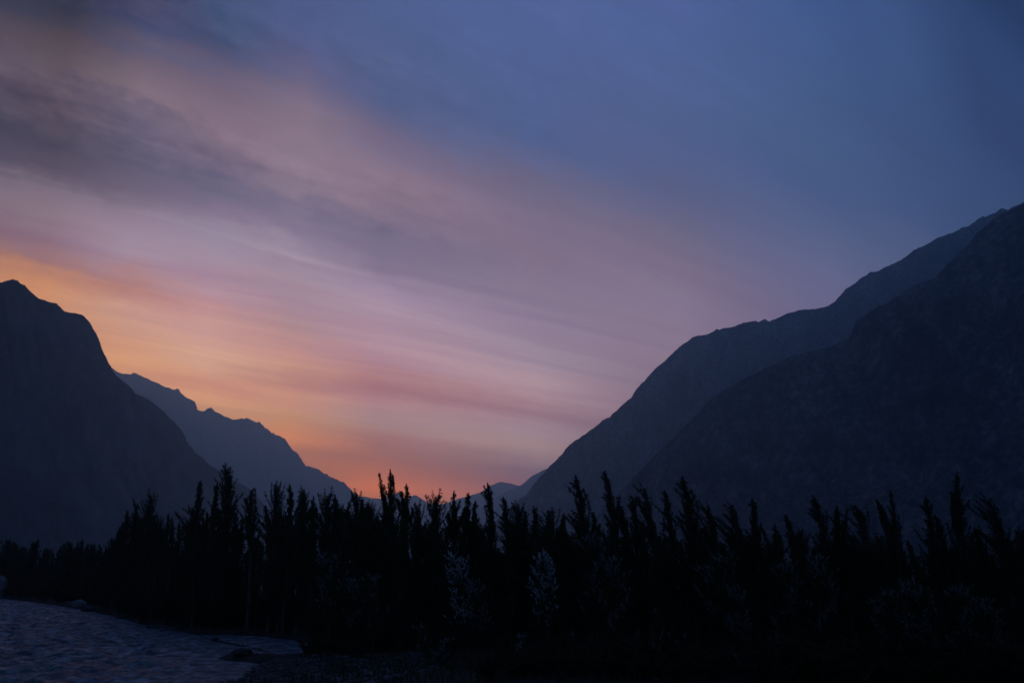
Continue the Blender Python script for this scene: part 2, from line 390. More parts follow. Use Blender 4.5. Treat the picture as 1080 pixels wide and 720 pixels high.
#MOUNTAINS#
# ------------------------------------------------------------------ mountains
def ridge_mountain(name, px, depth, mat, run=1.7, lean=0.0, nx=420, nt_=110, rough=0.055, seed=0, label=None, jag=1.25, back=1.2, freq=1.0):
    """px: silhouette points (x, y); depth: function of x giving the ridge's distance"""
    px = np.array(px, float)
    seg = np.concatenate([[0], np.cumsum(np.hypot(*np.diff(px, axis=0).T))])
    q = np.linspace(0, seg[-1], nx)
    xs, ys = np.interp(q, seg, px[:, 0]), np.interp(q, seg, px[:, 1])
    P = np.array([at(x, y, depth(x)) for x, y in zip(xs, ys)])
    H = np.maximum(P[:, 2], 1.0)
    tt = np.linspace(-1, 1, nt_ * 2 + 1)
    tt = np.sign(tt) * np.abs(tt) ** 1.15
    T, I = np.meshgrid(tt, np.arange(nx), indexing='ij')
    Hh = H[None, :] * np.ones_like(T)
    a = np.abs(T)
    rn = np.where(T >= 0, run, back)
    # front: towards the camera; back: away
    X = P[None, :, 0] + T * Hh * rn * lean
    Y = P[None, :, 1] - T * Hh * rn
    prof = (1 - a) * (1 - 0.22 * np.sin(np.pi * a))
    Z = Hh * prof
    s = 1.0 / 420.0 * freq
    big = fbm(X * s * 1.3 + seed, Y * s * 0.5 + seed, 5, True) - 0.55
    med = fbm(X * s * 5 + seed * 2, Y * s * 2.2 - seed, 5, True) - 0.55
    env = np.minimum(1, a * 5) * (1 - a) ** 0.4
    qm = (q[None, :] / 1080.0) * np.ones_like(T) * 11 + 3.2 * fbm(X * s * 0.9, Y * s * 0.9, 4)
    gul = fbm(qm * 1.7 + seed, a * 3.2 + 1.5 * fbm(X * s, Y * s, 3) + seed, 6, True, 0.58) - 0.55
    fine = fbm(X * s * 16 + seed, Y * s * 9 - seed, 4, True) - 0.55
    Z = Z + Hh * rough * (2.2 * big * env + 1.5 * med * np.minimum(1, a * 12) * (1 - a * 0.8) + 1.7 * gul * np.minimum(1, a * 7) * (1 - a) ** 0.5 + 0.5 * fine * np.minimum(1, a * 14))
    # tiny crags along the crest
    px_m = np.array([depth(x) for x in xs]) / F
    crag = (fbm(q / 17.0 + 0.3 * np.sin(q / 23.0) + seed, q * 0 + seed, 5, True, 0.62) - 0.55) * 3.2 * jag * px_m
    Z = Z + crag[None, :] * np.exp(-(a * 18) ** 2)
    X = X + Hh * 0.05 * (fbm(X * s * 2 - seed, Y * s * 2 + 5, 4) - 0.5) * np.minimum(1, a * 6)
    Z = Z - 3.0 * a ** 4
    V = np.stack([X, Y, Z], -1).reshape(-1, 3)
    n0, n1 = T.shape
    i, j = np.meshgrid(np.arange(n0 - 1), np.arange(n1 - 1), indexing='ij')
    k = (i * n1 + j).ravel()
    Fc = np.stack([k, k + 1, k + n1 + 1, k + n1], -1)
    o = mesh_object(name, V, Fc, [mat], smooth=True)
    tag(o, label, None, None, 'structure')
    return o


LEFT_NEAR = [(-420, 330), (-300, 285), (-200, 300), (-120, 282), (-60, 300), (-20, 303), (0, 298), (12, 294), (18, 295), (28, 304), (38, 314), (50, 317), (60, 320), (68, 328), (78, 331), (88, 333), (97, 343),
             (104, 357), (110, 373), (118, 390), (126, 399), (140, 412), (158, 422), (175, 436), (192, 455), (200, 470), (215, 485), (235, 500), (250, 508), (262, 516),
             (271, 524), (285, 540), (312, 566), (345, 598)]
LEFT_FAR = [(60, 380), (100, 386), (118, 390), (130, 394), (150, 397), (163, 403), (175, 410), (187, 411), (190, 414), (197, 420), (206, 425), (208, 433), (220, 431), (233, 435), (237, 441),
            (255, 441), (270, 445), (285, 455), (300, 465), (312, 477), (322, 492), (335, 496), (350, 504), (362, 510), (370, 518), (382, 529), (400, 548), (440, 596)]
FAR_A = [(300, 535), (350, 524), (380, 523), (391, 525), (402, 526), (413, 521), (420, 518), (428, 528), (434, 523.5), (438, 521.5), (447, 527), (453, 531), (469, 531), (480, 527), (491, 524), (507, 519),
         (518, 512), (527, 508), (535.5, 509), (547, 512), (560, 514), (600, 535), (650, 560)]
FAR_B = [(455, 590), (480, 552), (500, 539), (515, 530), (527, 523), (535.5, 518), (549, 512), (562, 501), (571, 497), (590, 488), (620, 470), (660, 470), (720, 500)]
RIGHT_BACK = [(430, 599), (490, 570), (520, 552), (545, 530), (560, 515), (580, 491), (600, 470), (620, 455), (640, 441), (665, 420), (672, 410), (690, 390), (704, 377), (720, 364), (735, 355), (748, 352), (765, 345), (785, 341),
              (800, 339), (806, 336), (812, 339), (825, 333), (845, 328), (868, 326), (880, 318), (900, 299), (920, 287), (945, 277), (960, 266), (985, 254), (1003, 247), (1008, 243), (1022, 238), (1035, 230),
              (1050, 224), (1058, 220), (1063, 222), (1085, 210), (1140, 190), (1230, 160), (1350, 140), (1500, 150), (1700, 200)]
RIGHT_NEAR = [(575, 598), (615, 560), (660, 512), (690, 482), (717, 455), (735, 437), (753, 419), (778, 403), (800, 393), (825, 380), (852, 371), (880, 364), (895, 357), (903, 341), (918, 328), (934, 319), (960, 304), (986, 293),
              (1002, 277), (1017, 262), (1030, 248), (1043, 236), (1056, 225), (1070, 219), (1100, 205), (1160, 180), (1260, 150), (1400, 130), (1600, 150), (1800, 220)]
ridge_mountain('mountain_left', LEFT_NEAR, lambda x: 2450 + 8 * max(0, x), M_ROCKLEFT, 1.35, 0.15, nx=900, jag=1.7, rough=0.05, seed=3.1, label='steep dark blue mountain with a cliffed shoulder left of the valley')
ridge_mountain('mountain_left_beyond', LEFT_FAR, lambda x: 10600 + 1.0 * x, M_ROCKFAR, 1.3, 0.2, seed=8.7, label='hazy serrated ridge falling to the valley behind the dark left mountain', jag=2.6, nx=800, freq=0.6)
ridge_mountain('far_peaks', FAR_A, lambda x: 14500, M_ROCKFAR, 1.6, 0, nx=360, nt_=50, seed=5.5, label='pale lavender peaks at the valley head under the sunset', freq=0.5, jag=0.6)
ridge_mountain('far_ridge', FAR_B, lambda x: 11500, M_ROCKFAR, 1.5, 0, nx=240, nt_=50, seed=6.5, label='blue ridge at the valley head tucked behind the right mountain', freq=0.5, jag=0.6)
ridge_mountain('mountain_right_beyond', RIGHT_BACK, lambda x: 4900 - 1.1 * (min(x, 1500) - 540), M_ROCK, 1.25, -0.2, nx=900, jag=2.0, rough=0.075, seed=12.2, label='long dark mountain slope rising to the right from the valley mouth')
ridge_mountain('mountain_right', RIGHT_NEAR, lambda x: 2650 - 1.3 * (min(x, 1300) - 600), M_ROCK, 1.35, -0.1, nx=900, nt_=190, jag=1.8, seed=21.4, label='nearest rocky mountain face on the right with faint gullies', rough=0.10)

#GROUND#
# ------------------------------------------------------------------ river and ground
def poly_sd(px, py, poly):
    """signed distance to a closed polygon, negative inside"""
    d2 = np.full(px.shape, 1e18); inside = np.zeros(px.shape, bool)
    n = len(poly)
    for i in range(n):
        x0, y0 = poly[i]; x1, y1 = poly[(i + 1) % n]
        ex, ey = x1 - x0, y1 - y0
        t = np.clip(((px - x0) * ex + (py - y0) * ey) / (ex * ex + ey * ey + 1e-12), 0, 1)
        d2 = np.minimum(d2, (px - x0 - t * ex) ** 2 + (py - y0 - t * ey) ** 2)
        c = ((y0 > py) != (y1 > py)) & (px < (x1 - x0) * (py - y0) / (y1 - y0 + 1e-12) + x0)
        inside ^= c
    d = np.sqrt(d2)
    return np.where(inside, -d, d)


BANK = [(0, 630.5), (20, 633), (40, 635.5), (62, 638.5), (80, 641.5), (110, 647.5), (135, 654), (150, 658.5), (165, 661), (185, 664.5), (207, 669.5), (222, 675), (240, 679), (262, 683), (285, 689), (304, 694.5),
        (285, 694), (262, 691), (245, 690), (234, 691.5), (229, 694), (238, 696.5), (258, 698), (276, 700.5), (268, 706), (258, 714), (250, 722)]
RIVER = [tuple(on_ground(x, y)[:2]) for x, y in BANK]
RIVER = [(-900.0, 1450.0), (-480.0, 820.0), (-240.0, 430.0)] + RIVER + [(-22, 48), (-34, 30), (-52, 8), (-75, -30), (-110, -120), (-230, -120), (-190, -20), (-165, 60), (-205, 200), (-330, 420), (-600, 840), (-1050, 1450)]
SIDE = [(209, 669), (235, 669.3), (262, 670.2), (278, 670.6), (292, 673), (310, 675), (324, 678), (326, 686), (318, 692.5), (305, 692.5), (288, 688), (262, 681.5), (240, 677.5), (222, 673.5)]
SIDE = [tuple(on_ground(x, y)[:2]) for x, y in SIDE]


def water_sd(X, Y):
    w = (fbm(X * 0.35, Y * 0.35, 3) - 0.5) * np.where(Y > 150, 1.4, 0.45)
    return np.minimum(poly_sd(X, Y, RIVER), poly_sd(X, Y, SIDE)) + w


def ground_z(X, Y, sd=None):
    if sd is None: sd = water_sd(X, Y)
    land = np.clip(sd * 0.42, -1.2, 0.5) + np.clip((sd - 3) * 0.06, 0, 0.7)
    land = land + np.where(sd > 0, (fbm(X * 0.09, Y * 0.09, 4) - 0.5) * 0.7 * np.clip(sd / 6, 0, 1), 0)
    near = np.clip((46 - Y) / 34, 0, 1); near = near * near * (3 - 2 * near)
    side = np.clip((X + 22) / 14, 0, 1)
    land = land + near * side * 2.6
    far = np.clip((np.hypot(X, Y) - 300) / 2500, 0, 1)
    return land + far * 6


def graded(lo, a, b, hi, step, n):
    mid = np.arange(a, b + step, step)
    left = a - np.geomspace(step * 1.4, a - lo, n)[::-1]
    right = mid[-1] + np.geomspace(step * 1.4, hi - mid[-1], n)
    return np.concatenate([left, mid, right])


gx = graded(-6200, -135, 60, 6200, 0.62, 44)
gy = graded(-1500, 44, 230, 16800, 0.62, 48)
GX, GY = np.meshgrid(gx, gy)
GZ = ground_z(GX, GY)
n0, n1 = GX.shape
i, j = np.meshgrid(np.arange(n0 - 1), np.arange(n1 - 1), indexing='ij')
k = (i * n1 + j).ravel()
g = mesh_object('ground', np.stack([GX, GY, GZ], -1).reshape(-1, 3), np.stack([k, k + 1, k + n1 + 1, k + n1], -1), [M_SOIL], smooth=True)
tag(g, 'dark valley floor of soil and gravel under the trees', None, None, 'structure')

wx = graded(-1100, -130, 4, 40, 0.42, 34)
wy = graded(-130, 50, 260, 1460, 0.5, 44)
WX, WY = np.meshgrid(wx, wy)
wsd = water_sd(WX, WY)
ang = R(-33)
ua = WX * math.cos(ang) + WY * math.sin(ang); va_ = -WX * math.sin(ang) + WY * math.cos(ang)
amp = np.clip(-wsd / 6, 0.05, 1)
WZ = amp * (0.55 * (fbm(ua * 0.55, va_ * 0.3, 4, True) - 0.55) + 0.5 * (fbm(ua * 1.3, va_ * 0.8, 3, True) - 0.5))
n0, n1 = WX.shape
i, j = np.meshgrid(np.arange(n0 - 1), np.arange(n1 - 1), indexing='ij')
k = (i * n1 + j).ravel()
Fc = np.stack([k, k + 1, k + n1 + 1, k + n1], -1)
Fc = Fc[(wsd.ravel()[Fc].min(1) < 2.5)]
used, inv = np.unique(Fc, return_inverse=True)
V = np.stack([WX, WY, WZ], -1).reshape(-1, 3)[used]
w = mesh_object('river_water', V, inv.reshape(-1, 4), [M_WATER], smooth=True)
tag(w, 'rippled silty river reflecting the dusk sky', None, None, 'structure')


def icosphere(sub):
    t = (1 + 5 ** 0.5) / 2
    v = [(-1, t, 0), (1, t, 0), (-1, -t, 0), (1, -t, 0), (0, -1, t), (0, 1, t), (0, -1, -t), (0, 1, -t), (t, 0, -1), (t, 0, 1), (-t, 0, -1), (-t, 0, 1)]
    f = [(0, 11, 5), (0, 5, 1), (0, 1, 7), (0, 7, 10), (0, 10, 11), (1, 5, 9), (5, 11, 4), (11, 10, 2), (10, 7, 6), (7, 1, 8), (3, 9, 4), (3, 4, 2), (3, 2, 6), (3, 6, 8), (3, 8, 9), (4, 9, 5), (2, 4, 11), (6, 2, 10), (8, 6, 7), (9, 8, 1)]
    v = [np.array(p) / np.linalg.norm(p) for p in v]
    for _ in range(sub):
        c, nf = {}, []
        def mid(a, b):
            kk = (min(a, b), max(a, b))
            if kk not in c:
                m = v[a] + v[b]; v.append(m / np.linalg.norm(m)); c[kk] = len(v) - 1
            return c[kk]
        for a, b_, d in f:
            x, y, z = mid(a, b_), mid(b_, d), mid(d, a)
            nf += [(a, x, z), (b_, y, x), (d, z, y), (x, y, z)]
        f = nf
    return np.array(v), np.array(f)


# gravel: nobody could count it
SV, SF = icosphere(1)
pts = []
while len(pts) < 5200:
    x, y = RNG.uniform(-62, 6), RNG.uniform(52, 150)
    pts.append((x, y))
pts = np.array(pts)
psd = water_sd(pts[:, 0], pts[:, 1])
keep = (psd > -0.6) & (psd < RNG.uniform(0.5, 9, len(pts)))
more = np.stack([RNG.uniform(-20, -2, 2600), RNG.uniform(52, 78, 2600)], -1)
msd = water_sd(more[:, 0], more[:, 1])
pts = np.concatenate([pts[keep], more[(msd > -0.4) & (msd < 13)]])
pz = ground_z(pts[:, 0], pts[:, 1])
VV, FF = [], []
for i_, (p, z) in enumerate(zip(pts, pz)):
    sz = RNG.uniform(0.05, 0.14) * (2.4 if RNG.random() < 0.06 else 1)
    sc = sz * np.array([RNG.uniform(.8, 1.4), RNG.uniform(.8, 1.3), RNG.uniform(.45, .8)])
    v = SV * (1 + RNG.uniform(-.14, .14, (len(SV), 1))) * sc
    a = RNG.uniform(0, 6.28); ca, sa = math.cos(a), math.sin(a)
    v = np.stack([v[:, 0] * ca - v[:, 1] * sa, v[:, 0] * sa + v[:, 1] * ca, v[:, 2]], -1) + (p[0], p[1], z + sc[2] * 0.3)
    VV.append(v); FF.append(SF + i_ * len(SV))
o = mesh_object('gravel', np.concatenate(VV), np.concatenate(FF), [M_STONE], smooth=True)
tag(o, 'grey river gravel on the near bank and spits', None, None, 'stuff')


def boulder(name, loc, size, mat, label, seed, shape=None, group=None):
    v, f = icosphere(4)
    r_ = np.array([1 + 0.28 * mnoise.fractal(Vector((p * 1.3 + seed).tolist()), 0.9, 2.1, 5) for p in v])
    v = v * r_[:, None]
    v = np.sign(v) * np.abs(v) ** 0.85
    if shape: v = shape(v)
    v = v * np.array(size)
    o = mesh_object(name, v, f, [mat], smooth=True)
    o.location = loc
    tag(o, label, 'boulder', group)
    return o


def gpt(x, y, dz_=0.0):
    p = on_ground(x, y, 0.2)
    return (p[0], p[1], float(ground_z(np.array([p[0]]), np.array([p[1]]))[0]) + dz_)


def overhang(v):
    w = v.copy(); k_ = np.clip((v[:, 2] + 1) / 2, 0, 1)
    w[:, 0] *= 0.45 + 0.65 * k_; w[:, 1] *= 0.55 + 0.5 * k_
    return w


boulder('boulder', gpt(-5, 630, 3.0), (3.0, 2.0, 3.4), M_PALEROCK, 'tall pale boulder with a rounded overhanging top on the far river bank', 4.2, overhang)
boulder('boulder', gpt(83, 640, 0.5), (1.2, 1.0, 0.8), M_PALEROCK, 'pale grey boulder at the water edge of the far bank', 9.7)
boulder('boulder', gpt(72, 641, 0.2), (1.3, 1.0, 0.6), M_DARKROCK, 'low dark boulder in the water beside the pale grey one', 19.7)
boulder('boulder', gpt(95, 643, 0.2), (1.4, 1.0, 0.55), M_DARKROCK, 'flat dark boulder on the bank downstream of the pale grey one', 29.1)
boulder('boulder', gpt(166, 660, 0.1), (1.5, 0.9, 0.5), M_DARKROCK, 'dark boulder where the bank juts into the river', 3.3)
boulder('boulder', gpt(180, 663, 0.1), (1.3, 0.9, 0.5), M_DARKROCK, 'long dark boulder just before the narrow side channel', 13.3)
boulder('boulder', gpt(256, 693, 0.15), (0.8, 0.5, 0.3), M_DARKROCK, 'low dark boulder on the gravel bar in the river', 23.3)
#TREES#
# ------------------------------------------------------------------ trees
def tube(pts, radii, sides=6):
    pts = np.asarray(pts, float); n = len(pts)
    tan = np.gradient(pts, axis=0); tan /= np.linalg.norm(tan, axis=1, keepdims=True) + 1e-9
    ref = np.where(np.abs(tan[:, 2:3]) > 0.9, np.array([[1.0, 0, 0]]), np.array([[0, 0, 1.0]]))
    a = np.cross(tan, ref); a /= np.linalg.norm(a, axis=1, keepdims=True) + 1e-9
    b_ = np.cross(tan, a)
    th = np.linspace(0, 2 * math.pi, sides, endpoint=False)
    v = pts[:, None] + (a[:, None] * np.cos(th)[None, :, None] + b_[:, None] * np.sin(th)[None, :, None]) * np.asarray(radii)[:, None, None]
    f = []
    for i_ in range(n - 1):
        for j_ in range(sides):
            k2 = (j_ + 1) % sides
            f.append((i_ * sides + j_, i_ * sides + k2, (i_ + 1) * sides + k2, (i_ + 1) * sides + j_))
    return v.reshape(-1, 3), np.array(f)


def leaf_quads(P, D, size, rng, aspect=0.62):
    """diamond leaves at P, long axis near D"""
    n = len(P)
    d = D + rng.normal(0, 0.55, (n, 3)); d /= np.linalg.norm(d, axis=1, keepdims=True)
    r_ = rng.normal(0, 1, (n, 3)); s = np.cross(d, r_); s /= np.linalg.norm(s, axis=1, keepdims=True) + 1e-9
    L_ = size[:, None]
    v = np.stack([P - d * L_ * 0.5, P + s * L_ * aspect * 0.5, P + d * L_ * 0.55, P - s * L_ * aspect * 0.5], 1)
    f = np.arange(n * 4).reshape(n, 4)
    return v.reshape(-1, 3), f


class Tree:
    def __init__(self, seed):
        self.rng = np.random.default_rng(seed)
        self.tv, self.tf, self.n = [], [], 0
        self.P, self.D, self.S, self.M = [], [], [], []

    def limb(self, pts, radii, sides=5):
        v, f = tube(pts, radii, sides)
        self.tv.append(v); self.tf.append(f + self.n); self.n += len(v)

    def shoot(self, pts, n, spread0, spread1, size, mat=0, tipmat=None, s0=0.08):
        """leaves along a polyline; spread shrinks towards the tip"""
        rng = self.rng
        pts = np.asarray(pts, float)
        t = s0 + (1 - s0) * rng.random(n) ** 0.85
        seg = np.linspace(0, 1, len(pts))
        q = np.stack([np.interp(t, seg, pts[:, k_]) for k_ in range(3)], -1)
        tan = np.stack([np.interp(np.minimum(t + .05, 1), seg, pts[:, k_]) - np.interp(np.maximum(t - .05, 0), seg, pts[:, k_]) for k_ in range(3)], -1)
        tan /= np.linalg.norm(tan, axis=1, keepdims=True) + 1e-9
        sp = (spread0 + (spread1 - spread0) * t)[:, None]
        q = q + rng.normal(0, 1, (n, 3)) * sp * np.array([1, 1, 0.8])
        self.P.append(q); self.D.append(tan); self.S.append(size * rng.uniform(.65, 1.3, n))
        m = np.full(n, mat)
        if tipmat is not None: m = np.where((t > 0.45) & (rng.random(n) < 0.85), tipmat, mat)
        self.M.append(m)

    def build(self, name, mats, loc=(0, 0, 0), bark=None):
        root = empty(name, loc)
        mesh_object('trunk', np.concatenate(self.tv), np.concatenate(self.tf), [bark or M_BARK], root, smooth=True)
        P, D, S = np.concatenate(self.P), np.concatenate(self.D), np.concatenate(self.S)
        v, f = leaf_quads(P, D, S, self.rng)
        mesh_object('crown', v, f, mats, root, mat_idx=np.concatenate(self.M))
        return root


def curve(p0, d0, length, n=6, up=0.0, wind=0.0, wob=0.0, rng=None):
    """a shoot that starts at p0 towards d0, straightens up and is blown to -x"""
    pts = [np.array(p0, float)]; d = np.array(d0, float); d /= np.linalg.norm(d)
    st = length / (n - 1)
    for i_ in range(n - 1):
        d = d + np.array([-wind, 0, up]) / (n - 1) + (rng.normal(0, wob, 3) if rng is not None else 0)
        d /= np.linalg.norm(d)
        pts.append(pts[-1] + d * st)
    return np.array(pts)


def make_poplar(seed, H=14.0, base=0.06, width=1.5, wind=0.5, leaders=0, nb=112, leaves=15000, topw=0.3, fullness=0.6, leaf=0.115, ragged=0.25, silver=0.0):
    t = Tree(seed); rng = t.rng
    # main stem
    u = np.linspace(0, 1, 12)
    bend = wind * 0.05 * H
    stem = np.stack([-bend * u ** 4 + 0.12 * np.sin(u * 5 + seed), 0.12 * np.sin(u * 4 + seed * 2), H * u], -1)
    t.limb(stem, 0.2 * (1 - u) ** 0.8 * H / 14 + 0.012, 8)
    def on_stem(q): return np.array([np.interp(q, u, stem[:, k_]) for k_ in range(3)])
    br = []
    for i_ in range(nb):
        q = base + (0.97 - base) * ((i_ + rng.random()) / nb) ** 0.92
        s = (q - base) / (1 - base)
        sh = width * 1.15 * ((1 - s) ** 0.9 * (0.55 + 0.45 * min(1, s / 0.22)) + topw * (1 - s) ** 0.3 * 0.5) * rng.uniform(1 - ragged * 1.3, 1 + ragged)
        ln = sh * rng.uniform(1.3, 2.9)
        ln = min(ln, 2.7, (1.02 - q) * H * 1.25 + 0.35)
        a = rng.uniform(0, 2 * math.pi); el = R(rng.uniform(40, 68) + 6 * s)
        d = np.array([math.cos(a) * math.cos(el) - 0.05 * wind, math.sin(a) * math.cos(el), math.sin(el)])
        c = curve(on_stem(q), d, ln, 6, up=0.75, wind=wind * (0.1 + 0.75 * s * s), wob=0.09, rng=rng)
        br.append((c, ln))
        if ln > 0.8: t.limb(c, np.linspace(0.035, 0.006, 6) * (0.6 + ln / 3), 4)
    for k_ in range(leaders):
        q = rng.uniform(0.5, 0.72)
        a = rng.uniform(0, 2 * math.pi); el = R(rng.uniform(66, 78))
        top = rng.uniform(0.84, 1.0) * H
        p0 = on_stem(q)
        d = np.array([math.cos(a) * math.cos(el), math.sin(a) * math.cos(el), math.sin(el)])
        c = curve(p0, d, (top - p0[2]) * 1.05, 8, up=0.8, wind=wind * 0.8, wob=0.03, rng=rng)
        t.limb(c, np.linspace(0.06, 0.01, 8), 5)
        t.shoot(c, int(leaves * 0.06), 0.22, 0.05, leaf)
        for m_ in range(16):
            f_ = rng.uniform(0.2, 0.95); k2 = int(f_ * 7)
            a2 = rng.uniform(0, 6.28); el2 = R(rng.uniform(50, 70)); l2 = rng.uniform(0.5, 1.2) * (1.1 - f_ * 0.6)
            c2 = curve(c[k2], (math.cos(a2) * math.cos(el2), math.sin(a2) * math.cos(el2), math.sin(el2)), l2, 5, 0.6, wind, 0.05, rng)
            br.append((c2, l2))
    tot = sum(l for _, l in br)
    nl = int(leaves * (1 - 0.06 * leaders))
    for c, ln in br:
        n = max(6, int(nl * ln / tot))
        t.shoot(c, n, 0.065 + 0.09 * fullness, 0.045, leaf, 0, 1 if (silver and rng.random() < silver) else None)
    # the tip plume
    t.shoot(np.array([on_stem(q) for q in np.linspace(0.72, 1.0, 6)]), int(leaves * 0.04), 0.13, 0.02, leaf)
    return t


def make_bush(seed, H=4.0, W_=2.2, stems=9, leaves=5200, wind=0.5, leaf=0.13, silver=0.0, el=(50, 80)):
    """many stemmed willow: arching plumes from the ground"""
    t = Tree(seed); rng = t.rng
    for s in range(stems):
        a = rng.uniform(0, 2 * math.pi); e = R(rng.uniform(*el)); ln = H * rng.uniform(0.65, 1.08)
        d = np.array([math.cos(a) * math.cos(e), math.sin(a) * math.cos(e), math.sin(e)])
        p0 = np.array([math.cos(a), math.sin(a), 0]) * rng.uniform(0, 0.25 * W_)
        c = curve(p0, d, ln, 9, up=0.35, wind=wind * 0.3, wob=0.05, rng=rng)
        t.limb(c, np.linspace(0.06, 0.008, 9) * H / 4, 5)
        per = leaves // stems
        sil = silver and rng.random() < silver
        t.shoot(c, int(per * 0.25), 0.14, 0.05, leaf, 0, 1 if sil else None, s0=0.3)
        nb_ = 11
        for b_ in range(nb_):
            f_ = rng.uniform(0.18, 0.97); k_ = min(8, int(f_ * 8))
            a2 = rng.uniform(0, 6.28); e2 = R(rng.uniform(25, 62)); l2 = H * rng.uniform(0.14, 0.32) * (1.15 - 0.6 * f_)
            c2 = curve(c[k_], (math.cos(a2) * math.cos(e2), math.sin(a2) * math.cos(e2), math.sin(e2)), l2, 6, 0.5, wind * 0.6, 0.06, rng)
            t.limb(c2, np.linspace(0.016, 0.004, 6), 4)
            t.shoot(c2, int(per * 0.75 / nb_), 0.11, 0.04, leaf, 0, 1 if (sil or (silver and rng.random() < silver * 0.5)) else None)
    return t


def make_silver(seed, H=9.0, pale=0.6):
    """young white poplar: round loose crown whose outer sprays show pale leaf undersides"""
    t = Tree(seed); rng = t.rng
    u = np.linspace(0, 1, 9)
    stem = np.stack([0.12 * np.sin(u * 5 + seed) - 0.25 * u ** 3, 0.1 * np.sin(u * 4), H * 0.93 * u], -1)
    t.limb(stem, 0.09 * (1 - u) + 0.01, 6)
    for i_ in range(46):
        q = 0.22 + 0.76 * ((i_ + rng.random()) / 46)
        p0 = np.array([np.interp(q, u, stem[:, k_]) for k_ in range(3)])
        a = rng.uniform(0, 6.28); e = R(rng.uniform(32, 66))
        ln = (0.45 + 2.3 * math.sin(math.pi * min(1, (q - 0.1) / 0.9)) ** 0.8) * rng.uniform(0.55, 1.0)
        c = curve(p0, (math.cos(a) * math.cos(e), math.sin(a) * math.cos(e), math.sin(e)), ln, 7, 0.9, 0.35, 0.07, rng)
        t.limb(c, np.linspace(0.022, 0.004, 7), 4)
        sil = q > 0.3 and rng.random() < pale
        t.shoot(c, 100, 0.10, 0.04, 0.085, 0, 1 if (sil and rng.random() < 0.6) else None)
        for b_ in range(5):
            k_ = rng.integers(2, 7)
            a2 = rng.uniform(0, 6.28); e2 = R(rng.uniform(20, 65)); l2 = rng.uniform(0.35, 0.9)
            c2 = curve(c[k_], (math.cos(a2) * math.cos(e2), math.sin(a2) * math.cos(e2), math.sin(e2)), l2, 5, 0.5, 0.5, 0.08, rng)
            t.limb(c2, np.linspace(0.01, 0.003, 5), 3)
            t.shoot(c2, 55, 0.05, 0.02, 0.085, 0, 1 if (sil and rng.random() < 0.8) else None, s0=0.2)
    for i_ in range(26):
        q = rng.uniform(0.15, 0.9)
        p0 = np.array([np.interp(q, u, stem[:, k_]) for k_ in range(3)])
        a = rng.uniform(0, 6.28)
        c = curve(p0, (math.cos(a), math.sin(a), 0.6), rng.uniform(0.6, 1.6), 5, 0.6, 0.3, 0.08, rng)
        t.shoot(c, 90, 0.22, 0.12, 0.13)
    return t


MATS = [M_LEAF, M_SILVER]
BM = [M_LEAF2, M_SILVER]
PROTO = {}
def P_(key, n, fn):
    PROTO[key] = [fn(100 * len(PROTO) + 7 * i_ + 3) for i_ in range(n)]
P_('spire', 4, lambda s: make_poplar(s, width=1.15, wind=0.25, topw=0.30, leaders=0))
P_('plume', 5, lambda s: make_poplar(s, width=1.2, wind=1.05, topw=0.42, leaders=0, nb=105, ragged=0.35))
P_('fork', 4, lambda s: make_poplar(s, width=1.25, wind=0.45, topw=0.2, leaders=3, nb=70))
P_('full', 4, lambda s: make_poplar(s, width=2.25, wind=0.3, topw=0.5, leaders=1, nb=120, leaves=15000, base=0.04, fullness=0.8))
P_('shaggy', 4, lambda s: make_poplar(s, width=1.6, wind=1.3, topw=0.75, leaders=2, nb=95, leaves=12000, ragged=0.5))
P_('bare', 2, lambda s: make_poplar(s, width=1.2, wind=0.5, topw=0.5, leaders=1, nb=60, leaves=9000, base=0.42))
P_('silver', 4, make_silver)
P_('bright', 2, lambda s: make_silver(s, pale=0.95))
P_('bush', 4, lambda s: make_bush(s))
P_('silverbush', 3, lambda s: make_bush(s, silver=0.22, wind=0.7, leaf=0.09, leaves=8000))
BASE_H = {'silver': 9.0, 'bright': 9.0, 'bush': 4.0, 'silverbush': 4.0}
KIND = {'bright': 'silver_poplar_tree', 'silver': 'silver_poplar_tree', 'bush': 'willow_bush', 'silverbush': 'silver_willow_bush'}
CAT = {'bush': 'bush', 'silverbush': 'bush'}
BUILT = {}
count = {}


def plant(kind, x, y, H, label, group, rz=None, wide=1.0, mirror=False):
    """a tree of KIND at world (x, y), H metres tall"""
    i_ = count.get(kind, 0); count[kind] = i_ + 1
    ls = PROTO[kind]; k_ = i_ % len(ls)
    if (kind, k_) not in BUILT:
        BUILT[kind, k_] = root = ls[k_].build(KIND.get(kind, 'poplar_tree'), BM if 'bush' in kind else [M_LEAF, M_BRIGHT] if kind == 'bright' else MATS, bark=M_PALEBARK if kind == 'bare' else None)
    else:
        src = BUILT[kind, k_]
        root = src.copy(); COL.objects.link(root)
        for ch in list(src.children):
            c = ch.copy(); COL.objects.link(c); c.parent = root
    while float(water_sd(np.array([float(x)]), np.array([float(y)]))[0]) < 0.6: x *= 1.01; y *= 1.01
    z = float(ground_z(np.array([float(x)]), np.array([float(y)]))[0])
    s = H / BASE_H.get(kind, 14.0)
    sw = s ** 0.6 * wide
    root.location = (x, y, z - 0.08)
    root.scale = (sw, sw, s)
    root.rotation_euler = (0, 0, (random.uniform(-0.5, 0.5) if kind in ('plume', 'shaggy', 'silver', 'bright') else random.uniform(0, 6.28)) if rz is None else rz)
    tag(root, label, CAT.get(kind, 'tree'), group)
    return root


